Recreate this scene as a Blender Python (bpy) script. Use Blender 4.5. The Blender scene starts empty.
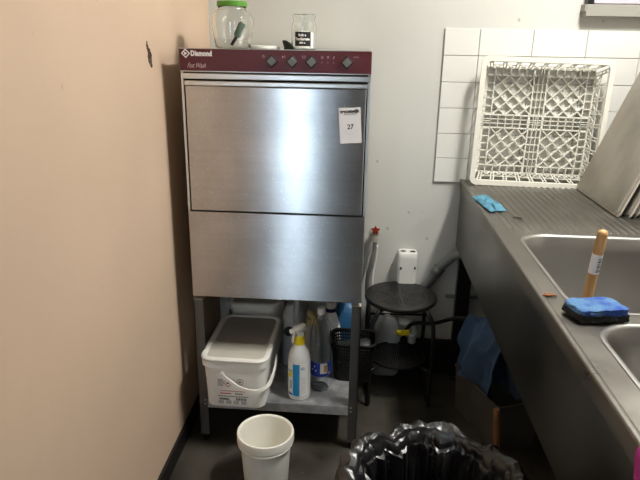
import bpy, bmesh, math, random
from mathutils import Vector, Matrix, noise
C = bpy.context.scene.collection
rnd = random.Random(7)
PI = math.pi

# ---------------------------------------------------------------- helpers
class MB:
    """collects shapes in one bmesh, build() links it as one mesh object"""
    def __init__(s): s.bm = bmesh.new(); s.smooth = False
    def face(s, vs, sm=False):
        try:
            f = s.bm.faces.new(vs); f.smooth = sm; return f
        except ValueError: return None
    def box(s, x0, x1, y0, y1, z0, z1, bev=0, seg=2, mat=None):
        t = bmesh.new()
        bmesh.ops.create_cube(t, size=1)
        for v in t.verts:
            v.co = Vector((x0 + (v.co.x + .5) * (x1 - x0), y0 + (v.co.y + .5) * (y1 - y0), z0 + (v.co.z + .5) * (z1 - z0)))
        if bev: bmesh.ops.bevel(t, geom=list(t.edges), offset=bev, segments=seg, profile=.5, affect='EDGES')
        if mat: bmesh.ops.transform(t, matrix=mat, verts=t.verts)
        s.merge(t); return s
    def merge(s, t):
        me = bpy.data.meshes.new('tmp'); t.to_mesh(me); t.free(); s.bm.from_mesh(me); bpy.data.meshes.remove(me)
    def bar(s, p, q, w, h, up=(0, 0, 1), bev=0):
        p, q = Vector(p), Vector(q); d = q - p; L = d.length
        if L < 1e-6: return s
        d.normalize(); up = Vector(up)
        a = d.cross(up)
        if a.length < 1e-4: a = d.cross(Vector((1, 0, 0)))
        a.normalize(); b = a.cross(d)
        m = Matrix(((a.x, d.x, b.x, p.x), (a.y, d.y, b.y, p.y), (a.z, d.z, b.z, p.z), (0, 0, 0, 1)))
        return s.box(-w / 2, w / 2, 0, L, -h / 2, h / 2, bev, 1, m)
    def loft(s, rings, closed=True, cap0=False, cap1=False, sm=True):
        R = [[s.bm.verts.new(p) for p in r] for r in rings]
        n = len(R[0])
        for a, b in zip(R, R[1:]):
            for i in range(n if closed else n - 1):
                j = (i + 1) % n; s.face([a[i], a[j], b[j], b[i]], sm)
        if cap0: s.face(R[0][::-1])
        if cap1: s.face(R[-1])
        return s
    def lathe(s, prof, cx=0, cy=0, n=40, cap0=False, cap1=False, sm=True, mat=None):
        rings = []
        for r, z in prof:
            ring = [Vector((cx + r * math.cos(2 * PI * i / n), cy + r * math.sin(2 * PI * i / n), z)) for i in range(n)]
            if mat: ring = [mat @ p for p in ring]
            rings.append(ring)
        return s.loft(rings, True, cap0, cap1, sm)
    def tube(s, pts, r, n=12, cap=True, sub=1):
        pts = [Vector(p) for p in pts]
        if sub > 1:
            if isinstance(r, (list, tuple)):
                n0 = len(r); r = [r[min(i // sub, n0 - 1)] + (r[min(i // sub + 1, n0 - 1)] - r[min(i // sub, n0 - 1)]) * (i % sub) / sub for i in range((n0 - 1) * sub + 1)]
            pts = catmull(pts, sub)
        rings = []; prev = None
        for i, p in enumerate(pts):
            t = (pts[min(i + 1, len(pts) - 1)] - pts[max(i - 1, 0)]).normalized()
            if prev is None:
                a = t.cross(Vector((0, 0, 1)))
                if a.length < 1e-3: a = t.cross(Vector((1, 0, 0)))
                a.normalize()
            else:
                a = (prev - t * prev.dot(t)).normalized()
            prev = a; b = t.cross(a)
            rr = r[i] if isinstance(r, (list, tuple)) else r
            rings.append([p + (a * math.cos(2 * PI * k / n) + b * math.sin(2 * PI * k / n)) * rr for k in range(n)])
        return s.loft(rings, True, cap, cap)
    def cyl(s, p, q, r, n=24, r2=None):
        return s.tube([p, q], [r, r if r2 is None else r2], n)
    def poly(s, pts2, fn, d):
        """prism of a 2-D outline; fn(u,v,w) -> point"""
        a = [s.bm.verts.new(fn(u, v, 0)) for u, v in pts2]; b = [s.bm.verts.new(fn(u, v, d)) for u, v in pts2]
        s.face(a); s.face(b[::-1]); n = len(a)
        for i in range(n): s.face([a[i], b[i], b[(i + 1) % n], a[(i + 1) % n]])
        return s
    def build(s, name, m, parent=None, loc=None, solid=0, smooth=None, auto=None, sub=0):
        bmesh.ops.recalc_face_normals(s.bm, faces=s.bm.faces)
        me = bpy.data.meshes.new(name); s.bm.to_mesh(me); s.bm.free()
        if smooth is not None:
            for p in me.polygons: p.use_smooth = smooth
        if auto is not None:
            for p in me.polygons: p.use_smooth = True
            me.set_sharp_from_angle(angle=math.radians(auto))
        o = bpy.data.objects.new(name, me); C.objects.link(o); me.materials.append(m)
        if parent: o.parent = parent
        if loc: o.location = loc
        if solid:
            k = o.modifiers.new('s', 'SOLIDIFY'); k.thickness = solid; k.offset = 0
        if sub:
            k = o.modifiers.new('u', 'SUBSURF'); k.levels = sub; k.render_levels = sub
        return o

def catmull(P, n):
    out = []
    Q = [P[0] * 2 - P[1]] + P + [P[-1] * 2 - P[-2]]
    for i in range(1, len(Q) - 2):
        p0, p1, p2, p3 = Q[i - 1:i + 3]
        for k in range(n):
            t = k / n
            out.append(.5 * ((2 * p1) + (p2 - p0) * t + (2 * p0 - 5 * p1 + 4 * p2 - p3) * t * t + (3 * p1 - p0 - 3 * p2 + p3) * t ** 3))
    out.append(P[-1]); return out

def rrect(cx, cy, w, d, r, z, n=6, rot=0):
    pts = []
    for sx, sy, a0 in ((1, 1, 0), (-1, 1, 90), (-1, -1, 180), (1, -1, 270)):
        for k in range(n + 1):
            a = math.radians(a0 + 90 * k / n)
            x = sx * (w / 2 - r) + r * math.cos(a); y = sy * (d / 2 - r) + r * math.sin(a)
            pts.append(Vector((cx + x * math.cos(rot) - y * math.sin(rot), cy + x * math.sin(rot) + y * math.cos(rot), z)))
    return pts

def thing(name, label, cat, loc=(0, 0, 0), rz=0, group=None):
    o = bpy.data.objects.new(name, None); C.objects.link(o); o.empty_display_size = .05
    o.location = loc; o.rotation_euler = (0, 0, rz); o['label'] = label; o['category'] = cat
    if group: o['group'] = group
    return o
def tag(o, label, cat, group=None):
    o['label'] = label; o['category'] = cat
    if group: o['group'] = group
    return o
def struct(o): o['kind'] = 'structure'; return o

def text_mesh(txt, size, depth=.0003, shear=0, bold=0, space=1):
    c = bpy.data.curves.new('t', 'FONT'); c.body = txt; c.size = size; c.extrude = depth; c.shear = shear; c.offset = bold
    c.align_x = 'LEFT'; c.align_y = 'CENTER'; c.space_character = space; c.resolution_u = 3
    o = bpy.data.objects.new('t', c); C.objects.link(o)
    me = bpy.data.meshes.new_from_object(o.evaluated_get(bpy.context.evaluated_depsgraph_get()))
    bpy.data.objects.remove(o); bpy.data.curves.remove(c)
    return me
def add_text(mb, txt, size, mat, **k):
    me = text_mesh(txt, size, **k); me.transform(mat); mb.bm.from_mesh(me); bpy.data.meshes.remove(me)
def front(x, y, z, rz=0, lean=0):   # text plane facing -Y at point
    return Matrix.Translation((x, y, z)) @ Matrix.Rotation(rz, 4, 'Y') @ Matrix.Rotation(PI / 2, 4, 'X')

# ---------------------------------------------------------------- materials
def mat(name, col, rough=.5, metal=0, var=.0, vscale=8, vcol=None, bump=0, bscale=60, spec=.5, trans=0, ior=1.45, coat=0,
        rvar=0, stretch=(1, 1, 1), aniso=0, alpha=1, thresh=None, sss=0):
    m = bpy.data.materials.new(name); m.use_nodes = True; N = m.node_tree.nodes; L = m.node_tree.links
    b = N['Principled BSDF']
    b.inputs['Base Color'].default_value = (*col, 1); b.inputs['Roughness'].default_value = rough
    b.inputs['Metallic'].default_value = metal; b.inputs['Specular IOR Level'].default_value = spec
    b.inputs['Transmission Weight'].default_value = trans; b.inputs['IOR'].default_value = ior
    b.inputs['Coat Weight'].default_value = coat; b.inputs['Alpha'].default_value = alpha
    if sss: b.inputs['Subsurface Weight'].default_value = sss; b.inputs['Subsurface Radius'].default_value = (.02, .02, .02)
    tc = N.new('ShaderNodeTexCoord'); mp = N.new('ShaderNodeMapping'); mp.inputs['Scale'].default_value = stretch
    L.new(tc.outputs['Object'], mp.inputs['Vector'])
    nz = N.new('ShaderNodeTexNoise'); nz.inputs['Scale'].default_value = vscale; nz.inputs['Detail'].default_value = 6
    L.new(mp.outputs[0], nz.inputs['Vector'])
    if var or vcol:
        r = N.new('ShaderNodeValToRGB'); v2 = vcol or tuple(c * (1 - var) for c in col)
        lo, hi = thresh or (.35, .65)
        r.color_ramp.elements[0].position = lo; r.color_ramp.elements[1].position = hi
        r.color_ramp.elements[0].color = (*v2, 1); r.color_ramp.elements[1].color = (*col, 1)
        L.new(nz.outputs['Fac'], r.inputs['Fac']); L.new(r.outputs[0], b.inputs['Base Color'])
    if rvar:
        q = N.new('ShaderNodeMapRange'); q.inputs['From Min'].default_value = .3; q.inputs['From Max'].default_value = .7
        q.inputs['To Min'].default_value = rough - rvar; q.inputs['To Max'].default_value = rough + rvar
        L.new(nz.outputs['Fac'], q.inputs['Value']); L.new(q.outputs[0], b.inputs['Roughness'])
    if bump:
        n2 = N.new('ShaderNodeTexNoise'); n2.inputs['Scale'].default_value = bscale; n2.inputs['Detail'].default_value = 4
        L.new(mp.outputs[0], n2.inputs['Vector'])
        bp = N.new('ShaderNodeBump'); bp.inputs['Strength'].default_value = bump; bp.inputs['Distance'].default_value = .004
        L.new(n2.outputs['Fac'], bp.inputs['Height']); L.new(bp.outputs[0], b.inputs['Normal'])
    if aniso:
        tn = N.new('ShaderNodeCombineXYZ'); tn.inputs[2].default_value = 1
        L.new(tn.outputs[0], b.inputs['Tangent']); b.inputs['Anisotropic'].default_value = aniso
    return m

def marks(m, scale, density, col, stretch=(1, 1, 1), size=.12, soft=.02):
    """scatter small dark/light specks (wear) on top of a material's base colour"""
    N = m.node_tree.nodes; L = m.node_tree.links; b = N['Principled BSDF']
    tc = N.new('ShaderNodeTexCoord'); mp = N.new('ShaderNodeMapping'); mp.inputs['Scale'].default_value = stretch
    L.new(tc.outputs['Object'], mp.inputs['Vector'])
    v = N.new('ShaderNodeTexVoronoi'); v.inputs['Scale'].default_value = scale; L.new(mp.outputs[0], v.inputs['Vector'])
    a = N.new('ShaderNodeMapRange'); a.inputs['From Min'].default_value = size; a.inputs['From Max'].default_value = size + soft
    a.inputs['To Min'].default_value = 1; a.inputs['To Max'].default_value = 0
    L.new(v.outputs['Distance'], a.inputs['Value'])
    sp = N.new('ShaderNodeSeparateColor'); L.new(v.outputs['Color'], sp.inputs[0])
    g = N.new('ShaderNodeMath'); g.operation = 'LESS_THAN'; g.inputs[1].default_value = density; L.new(sp.outputs[0], g.inputs[0])
    k = N.new('ShaderNodeMath'); k.operation = 'MULTIPLY'; L.new(a.outputs[0], k.inputs[0]); L.new(g.outputs[0], k.inputs[1])
    mx = N.new('ShaderNodeMix'); mx.data_type = 'RGBA'; L.new(k.outputs[0], mx.inputs[0])
    inp = b.inputs['Base Color']
    if inp.is_linked: L.new(inp.links[0].from_socket, mx.inputs[6])
    else: mx.inputs[6].default_value = inp.default_value
    mx.inputs[7].default_value = (*col, 1); L.new(mx.outputs[2], inp)
    return m

def emit(name, col, s):
    m = bpy.data.materials.new(name); m.use_nodes = True; N = m.node_tree.nodes
    b = N['Principled BSDF']; b.inputs['Base Color'].default_value = (.8, .8, .8, 1)
    b.inputs['Emission Color'].default_value = (*col, 1); b.inputs['Emission Strength'].default_value = s
    return m

M = {}
M['wall_l'] = marks(mat('peach_plaster', (.665, .495, .36), .75, var=.07, vscale=2.2, bump=.12, bscale=35), 34, .035, (.32, .22, .15), (1, 1, .5), .16, .10)
M['wall_b'] = marks(mat('offwhite_plaster', (.57, .565, .525), .7, var=.06, vscale=2.5, bump=.1, bscale=30), 34, .04, (.38, .36, .31), (1, 1, .8), .14, .10)
M['ceil'] = mat('ceiling_paint', (.42, .41, .39), .8)
M['wall_dim'] = mat('rear_wall_paint', (.16, .155, .145), .8)
M['floor'] = marks(mat('worn_dark_floor', (.075, .067, .053), .5, vcol=(.030, .027, .021), vscale=5, bump=.15, bscale=40, rvar=.12), 22, .08, (.17, .15, .12), size=.05)
M['black_base'] = mat('black_skirting', (.012, .011, .010), .45, var=.3)
M['tile'] = mat('cream_tile', (.71, .705, .66), .12, var=.03, vscale=3, spec=.5)
M['grout'] = mat('grout', (.50, .49, .44), .9)
def brushed(name, base, rough, aniso=.75, scratches=True):
    m = mat(name, base, rough, 1, aniso=aniso)
    N = m.node_tree.nodes; L = m.node_tree.links; b = N['Principled BSDF']
    tc = N.new('ShaderNodeTexCoord')
    # greasy smears: roughness, cloudy
    n1 = N.new('ShaderNodeTexNoise'); n1.inputs['Scale'].default_value = 5; n1.inputs['Detail'].default_value = 8; n1.inputs['Distortion'].default_value = .3
    L.new(tc.outputs['Object'], n1.inputs['Vector'])
    # fine brushing along X
    mp = N.new('ShaderNodeMapping'); mp.inputs['Scale'].default_value = (2.5, 2.5, 70); L.new(tc.outputs['Object'], mp.inputs['Vector'])
    n2 = N.new('ShaderNodeTexNoise'); n2.inputs['Scale'].default_value = 1; n2.inputs['Detail'].default_value = 2; L.new(mp.outputs[0], n2.inputs['Vector'])
    r = N.new('ShaderNodeValToRGB'); r.color_ramp.elements[0].position = .3; r.color_ramp.elements[1].position = .7
    r.color_ramp.elements[0].color = (*[c * .93 for c in base], 1); r.color_ramp.elements[1].color = (*base, 1)
    L.new(n2.outputs['Fac'], r.inputs['Fac'])
    r3 = N.new('ShaderNodeValToRGB'); r3.color_ramp.elements[0].position = .32; r3.color_ramp.elements[1].position = .68
    r3.color_ramp.elements[0].color = (.80, .80, .80, 1); r3.color_ramp.elements[1].color = (1.06, 1.06, 1.06, 1)
    L.new(n1.outputs['Fac'], r3.inputs['Fac'])
    mu = N.new('ShaderNodeMix'); mu.data_type = 'RGBA'; mu.blend_type = 'MULTIPLY'; mu.inputs[0].default_value = 1
    L.new(r.outputs[0], mu.inputs[6]); L.new(r3.outputs[0], mu.inputs[7]); L.new(mu.outputs[2], b.inputs['Base Color'])
    return m
M['steel'] = brushed('brushed_steel', (.60, .60, .60), .30)
M['steel_door'] = marks(marks(brushed('door_steel', (.60, .60, .61), .285, .92), 150, .35, (.88, .89, .90), (1, 1, .6), .0, .26), 190, .25, (.30, .30, .31), (1, 1, 1), .0, .28)
M['steel_trim'] = mat('trim_steel', (.62, .62, .60), .32, 1, rvar=.06, vscale=9)
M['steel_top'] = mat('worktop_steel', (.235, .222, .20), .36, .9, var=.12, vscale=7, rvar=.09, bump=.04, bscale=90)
M['steel_bowl'] = mat('bowl_steel', (.43, .42, .40), .34, .95, var=.08, vscale=5, rvar=.06)
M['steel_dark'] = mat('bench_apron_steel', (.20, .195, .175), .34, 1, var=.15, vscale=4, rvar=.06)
M['galv'] = mat('galvanised_steel', (.62, .63, .65), .45, .65, var=.35, vscale=26, rvar=.1)
M['leg'] = mat('stand_leg_steel', (.15, .15, .148), .42, .8, var=.15, vscale=10)
M['maroon'] = mat('maroon_panel', (.100, .013, .019), .42, var=.05, vscale=12)
M['knob'] = mat('grey_knob', (.16, .17, .16), .45)
M['black'] = mat('black_plastic', (.006, .006, .006), .5, spec=.3)
M['gap'] = mat('black_gap_shade', (.006, .006, .006), .8)  # flat black standing in for the shade in gaps and holes
M['white_ink'] = mat('white_print', (.85, .82, .80), .6)
M['pink_ink'] = mat('pale_print', (.62, .42, .42), .6)
M['paper'] = mat('white_paper', (.82, .82, .84), .7)
M['paper_mark'] = mat('embossed_paper', (.74, .74, .77), .7)
M['ink'] = mat('black_print', (.02, .02, .025), .6)
M['grey_ink'] = mat('grey_print', (.30, .30, .30), .7)
M['red_ink'] = mat('red_print', (.45, .06, .07), .6)
M['white_pl'] = mat('white_plastic', (.86, .85, .80), .38, var=.04, vscale=6, sss=.0)
M['bucket'] = mat('bucket_plastic', (.90, .88, .79), .35, var=.04, vscale=5)
M['lid'] = marks(mat('cloudy_lid_plastic', (.60, .57, .50), .42, var=.12, vscale=7), 60, .25, (.35, .32, .26), size=.08)
M['lid_dust'] = mat('dusty_lid_window', (.36, .34, .31), .5, var=.15, vscale=8)
M['glass'] = mat('clear_glass', (.95, .97, .96), .03, trans=1, ior=1.45)
M['pet'] = mat('clear_pet', (.96, .98, 1), .05, trans=1, ior=1.18)
M['green_lid'] = mat('green_lid', (.09, .27, .025), .4)
M['green_tool'] = mat('grey_green_plastic', (.10, .16, .12), .5)
M['black_label'] = mat('black_label', (.008, .008, .008), .5)
M['yellow'] = mat('yellow_plastic', (.85, .66, .02), .4)
M['yellow_pale'] = mat('faded_yellow_plastic', (.50, .46, .22), .45)
M['cyan_print'] = mat('cyan_print', (.02, .30, .65), .5)
M['blue_print'] = mat('blue_print', (.01, .04, .30), .45)
M['gold_print'] = mat('gold_print', (.55, .36, .10), .5)
M['milk'] = mat('milky_bottle', (.70, .71, .70), .35, sss=0)
M['cloudy'] = mat('cloudy_canister', (.42, .43, .42), .4, var=.1, vscale=9)
M['navy'] = mat('navy_cap', (.01, .015, .10), .4)
M['blue_liq'] = mat('blue_canister', (.03, .13, .28), .4, var=.2, vscale=7)
M['black_metal'] = mat('black_painted_metal', (.010, .010, .010), .32, spec=.5)
M['crate'] = mat('black_crate_plastic', (.006, .006, .006), .6, spec=.25)
M['dk_green'] = mat('dark_pot', (.018, .022, .020), .45)
M['grey_pipe'] = mat('grey_pvc', (.17, .175, .18), .45)
M['braid'] = mat('braided_hose', (.22, .22, .22), .4, .5, bump=.5, bscale=300)
M['white_pvc'] = mat('white_pvc', (.72, .71, .66), .35, var=.04)
M['red_tap'] = mat('red_tap_handle', (.22, .02, .012), .5)
M['brass'] = mat('dull_brass', (.60, .56, .48), .4, .5)
M['rag'] = mat('blue_rag', (.050, .098, .185), .9, var=.25, vscale=14, bump=.4, bscale=400)
M['crate_grey'] = mat('grey_crate', (.10, .095, .085), .55, var=.2, vscale=8)
M['wood'] = mat('varnished_wood', (.66, .39, .16), .5, var=.35, vscale=5, stretch=(8, 8, 1))
M['wood_dk'] = mat('old_wood_handle', (.33, .17, .06), .55, var=.3, vscale=6, stretch=(8, 8, 1))
M['sponge'] = mat('blue_sponge', (.035, .085, .36), .95, vcol=(.10, .22, .40), vscale=22, bump=1, bscale=220, thresh=(.42, .6))
M['scour'] = mat('dark_scouring_pad', (.035, .04, .04), .95, var=.4, vscale=60, bump=1, bscale=260)
M['cloth_cyan'] = mat('light_blue_cloth', (.09, .27, .38), .9, var=.35, vscale=40, bump=.5, bscale=200)
M['magenta'] = mat('magenta_rubber', (.42, .03, .25), .55, var=.15, vscale=14)
M['rack'] = mat('rack_plastic', (.74, .72, .64), .42, var=.05, vscale=12)
M['tray'] = marks(mat('worn_aluminium', (.50, .465, .40), .5, .35, var=.42, vscale=4, rvar=.1, stretch=(1, 1, 1)), 40, .15, (.16, .11, .08), size=.06)
M['tray_rim'] = mat('aluminium_rim', (.66, .62, .55), .4, .4)
M['bag'] = mat('black_bin_bag', (.014, .014, .015), .34, spec=1, bump=.3, bscale=26)
M['bin'] = mat('dark_bin', (.03, .03, .03), .5)
M['peel'] = mat('orange_peel', (.26, .085, .025), .6)
M['crumb'] = mat('dark_food_scrap', (.05, .03, .015), .8)
M['shelf_grey'] = mat('shelf_fascia', (.30, .29, .255), .5, var=.06)
M['lilac'] = mat('lilac_card', (.50, .45, .50), .6)
M['chip'] = mat('exposed_plaster_hole', (.10, .06, .035), .9, var=.5, vscale=60, bump=1, bscale=90)
M['cream_stain'] = mat('brown_stain', (.30, .19, .10), .8, var=.3, vscale=40)

# ---------------------------------------------------------------- setting
XL, XR, YB, YF, ZC = -.065, 1.80, .64, -2.5, 2.62
def slab(name, x0, x1, y0, y1, z0, z1, m):
    return struct(MB().box(x0, x1, y0, y1, z0, z1).build(name, m))
floor = slab('floor', XL - .1, XR + .1, YF - .1, YB + .1, -.05, 0, M['floor'])
ceiling = slab('ceiling', XL - .1, XR + .1, YF - .1, YB + .1, ZC, ZC + .05, M['ceil'])
wl = slab('wall_left', XL - .1, XL, YF - .1, YB + .1, 0, ZC, M['wall_l'])
wb = slab('wall_back', XL, XR, YB, YB + .1, 0, ZC, M['wall_b'])
wr = slab('wall_right', XR, XR + .1, YF - .1, YB + .1, 0, ZC, M['wall_b'])
# rear wall (behind the camera) with a tall window
WX0, WX1, WZ0, WZ1 = -.055, .21, .08, 2.25
m = MB(); m.box(XL, WX0, YF - .1, YF, 0, ZC); m.box(WX1, XR, YF - .1, YF, 0, ZC)
m.box(WX0, WX1, YF - .1, YF, 0, WZ0); m.box(WX0, WX1, YF - .1, YF, WZ1, ZC)
struct(m.build('wall_rear', M['wall_dim']))
w = bpy.data.objects.new('window_1', None); C.objects.link(w); w.location = ((WX0 + WX1) / 2, YF, WZ0); struct(w)
m = MB()
for a in ((WX0, WX0 + .035, WZ0, WZ1), (WX1 - .035, WX1, WZ0, WZ1), (WX0, WX1, WZ0, WZ0 + .035), (WX0, WX1, WZ1 - .035, WZ1)):
    m.box(a[0], a[1], YF - .07, YF - .03, a[2], a[3])
bpy.ops.object.select_all(action='DESELECT')
f = m.build('window_frame', M['white_pl']); f.parent = w; f.matrix_parent_inverse = Matrix.Translation(w.location).inverted()
m = MB().box(WX0 + .03, WX1 - .03, YF - .052, YF - .048, WZ0 + .03, WZ1 - .03)
g = m.build('window_pane', M['glass']); g.parent = w; g.matrix_parent_inverse = Matrix.Translation(w.location).inverted()

bb = struct(MB().box(XL, XL + .012, YF, YB, 0, .07, .002, 1).build('baseboard_left', M['black_base']))
bb2 = struct(MB().box(XL + .012, XR, YB - .035, YB, 0, .162, .003, 1).build('baseboard_back', M['black_base']))

# wall damage on the left wall
def blob(mb, x, cy, cz, ry, rz, seed, th=.0015, n=26, axis='x'):
    r = random.Random(seed); ph = [r.uniform(0, 6) for _ in range(4)]
    pts = []
    for i in range(n):
        a = 2 * PI * i / n
        k = 1 + .25 * math.sin(3 * a + ph[0]) + .18 * math.sin(5 * a + ph[1]) + .12 * math.sin(9 * a + ph[2])
        pts.append((cy + ry * k * math.cos(a), cz + rz * k * math.sin(a)))
    if axis == 'x': mb.poly(pts, lambda u, v, w: (x + w, u, v), th)
    elif axis == 'z': mb.poly(pts, lambda u, v, w: (u, v, x + w), th)
    elif axis == 'y': mb.poly(pts, lambda u, v, w: (u, x + w, v), th)
m = MB()
blob(m, XL, -.095, 1.437, .012, .022, 3); blob(m, XL, -.083, 1.412, .008, .014, 5); blob(m, XL, -.108, 1.462, .004, .012, 6); blob(m, XL, -.079, 1.432, .004, .010, 8)
hole = struct(m.build('wall_damage', M['chip'])); hole.parent = wl

# tiled splashback
t0, tw, th, ttop = .892, .2084, .1042, 1.540
struct(MB().box(t0, XR, YB - .004, YB, ttop - 6 * th, ttop).build('trim_1', M['grout']))
m = MB()
for row in range(6):
    z1 = ttop - row * th; x = t0; first = True
    while x < XR - .01:
        wd = .139 if first else tw
        x1 = min(x + wd, XR)
        m.box(x + .0012, x1 - .0012, YB - .010, YB - .004, z1 - th + .0012, z1 - .0012, .0012, 1)
        x += wd; first = False
struct(m.build('trim_2', M['tile']))

# ---------------------------------------------------------------- dishwasher
dw = thing('dishwasher', 'stainless steel front-loading dishwasher with maroon control panel, raised on a metal stand', 'dishwasher', (0, 0, .600))
O = .600
def zz(z): return z - O
m = MB(); m.box(.001, .599, .022, .60, zz(.613), zz(1.452), .002, 1)
m.box(0, .0075, .001, .03, zz(.928), zz(1.383)); m.box(.5925, .60, .001, .03, zz(.928), zz(1.383))
m.build('body', M['steel_trim'], dw)
MB().box(.0075, .5925, .012, .022, zz(.928), zz(1.384)).build('door_gap_shade', M['gap'], dw)  # black sheet behind the door, paints the shade of the gaps round it
# control panel
cp = MB().box(-.001, .601, -.004, .03, zz(1.3865), zz(1.4545), .0015, 1).build('control_panel', M['maroon'], dw)
pe = MB().box(-.0015, .6015, -.0045, .028, zz(1.3845), zz(1.388), .0008, 1).box(-.0015, .6015, -.0045, .028, zz(1.4535), zz(1.4555), .0008, 1)
pe.build('panel_edge', M['steel_trim'], cp)
for i, x in enumerate((.2918, .3560, .4155, .5255)):
    k = MB(); mt = Matrix.Translation((x, -.004, zz(1.4205))) @ Matrix.Rotation(PI / 4, 4, 'Y')
    k.box(-.0145, .0145, -.0035, 0, -.0145, .0145, .001, 1, mt)
    dial = k.build('dial', M['black'], cp)
    k = MB(); k.box(-.0108, .0108, -.010, -.0035, -.0108, .0108, .0015, 2, mt); k.build('knob_face', M['knob'], dial)
# logo mark: a diamond ring with a D inside, brand lettering
m = MB(); cx, cz = .0200, zz(1.4395)
def sq(r): return [(cx + r, cz), (cx, cz + r), (cx - r, cz), (cx, cz - r)]
o_, i_ = sq(.0145), sq(.0098)
for k in range(4): m.poly([o_[k], o_[(k + 1) % 4], i_[(k + 1) % 4], i_[k]], lambda u, v, w: (u, -.0042 - w, v), .0004)
m.poly([(cx - .0045, cz + .0045), (cx - .001, cz + .0045), (cx + .004, cz + .001), (cx + .004, cz - .001), (cx - .001, cz - .0045), (cx - .0045, cz - .0045)], lambda u, v, w: (u, -.0042 - w, v), .0004)
m.build('logo_mark', M['white_ink'], cp)
m = MB(); add_text(m, 'Diamond', .0215, front(.0360, -.0043, zz(1.4395)) @ Matrix.Diagonal((.79, 1, 1, 1)), bold=.0012, space=1.08); m.build('brand_lettering', M['white_ink'], cp)
m = MB(); add_text(m, 'Fast Wash', .0205, front(.0225, -.0043, zz(1.4035)) @ Matrix.Diagonal((.74, 1, 1, 1)), shear=.5, space=.92); m.build('script_lettering', M['pink_ink'], cp)
# printed symbols
m = MB()
def ring(x, z, r, w=.0009, n=18, a0=0, a1=360):
    pts = [(x + r * math.cos(math.radians(a0 + (a1 - a0) * i / n)), z + r * math.sin(math.radians(a0 + (a1 - a0) * i / n))) for i in range(n + 1)]
    for p, q in zip(pts, pts[1:]): m.bar((p[0], -.0042, p[1]), (q[0], -.0042, q[1]), w, .0006, (0, 1, 0))
zs = zz(1.4345)
ring(.2655, zs, .0036, a0=120, a1=420); m.box(.265, .266, -.0045, -.004, zs, zs + .005)
m.box(.3245, .3275, -.0045, -.004, zs - .003, zs + .002); m.box(.332, .333, -.0045, -.004, zs - .003, zs + .004)
for a, b in (((.386, 4), (.3875, -3)), ((.3875, -3), (.3955, -3)), ((.3955, -3), (.397, 4)), ((.397, 4), (.392, 2)), ((.392, 2), (.386, 4))):
    m.bar((a[0], -.0042, zs + a[1] * .001), (b[0], -.0042, zs + b[1] * .001), .0009, .0006, (0, 1, 0))
ring(.4485, zs, .0036); m.box(.448, .449, -.0045, -.004, zs - .002, zs + .002)
for a, b in (((.463, 3), (.4665, -3)), ((.4665, -3), (.470, 3)), ((.470, 3), (.463, 3))):
    m.bar((a[0], -.0042, zs + a[1] * .001), (b[0], -.0042, zs + b[1] * .001), .0012, .0006, (0, 1, 0))
m.bar((.4855, -.0042, zs + .004), (.4835, -.0042, zs - .004), .0022, .0006, (0, 1, 0))
for x in (.4475, .466, .4845): ring(x, zz(1.4195), .0012, .0008, 8)
add_text(m, 'START', .0058, front(.5445, -.0042, zz(1.4365)))
m.build('panel_symbols', M['pink_ink'], cp)
# door: handle rail, folded strip, skin
dr = MB().box(.0125, .5885, -.001, .014, zz(.9315), zz(1.3405), .002, 2).build('door', M['steel_door'], dw)
m = MB(); m.box(.0045, .5960, -.003, .010, zz(1.3625), zz(1.3805), .0025, 2); m.build('door_handle', M['steel_trim'], dr)
m = MB(); m.box(.0085, .5925, .0, .012, zz(1.3415), zz(1.3575), .003, 2); m.build('door_edge', M['steel_trim'], dr)
MB().box(0, .6, -.001, .024, zz(.613), zz(.9265), .0022, 2).build('lower_panel', M['steel_door'], dw)
for x in (.03, .57):
    for y in (.05, .56): MB().cyl((x, y, 0), (x, y, .014), .014, 16).build('foot', M['black'], dw)
# auction sticker
s = Matrix.Translation((.5415, -.0018, zz(1.2285))) @ Matrix.Rotation(math.radians(-4.5), 4, 'Y')
st = MB().box(-.0345, .0345, -.0004, .0004, -.056, .056, mat=s).build('number_sticker', M['paper'], dw)
m = MB()
R = s @ Matrix.Translation((0, -.0006, 0)) @ Matrix.Rotation(PI / 2, 4, 'X')
add_text(m, 'troostwijk', .0142, R @ Matrix.Translation((-.0295, .0450, 0)), bold=.0006)
add_text(m, '27', .0210, R @ Matrix.Translation((-.0105, -.004, 0)), bold=.0003)
m.build('sticker_lettering', M['ink'], st)
m = MB(); add_text(m, 'AUCTIONEERS', .0058, R @ Matrix.Translation((-.018, .036, 0)))
m.build('sticker_subtitle', M['grey_ink'], st)
m = MB()
for i in range(14):
    a = math.radians(200 + 140 * i / 13); b = math.radians(200 + 140 * (i + 1) / 13)
    m.bar((R @ Vector((.021 * math.cos(a) - .001, .021 * math.sin(a) - .006, 0))), (R @ Vector((.021 * math.cos(b) - .001, .021 * math.sin(b) - .006, 0))), .002, .0003, (0, 1, 0))
m.build('sticker_emblem', M['paper_mark'], st)

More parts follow.
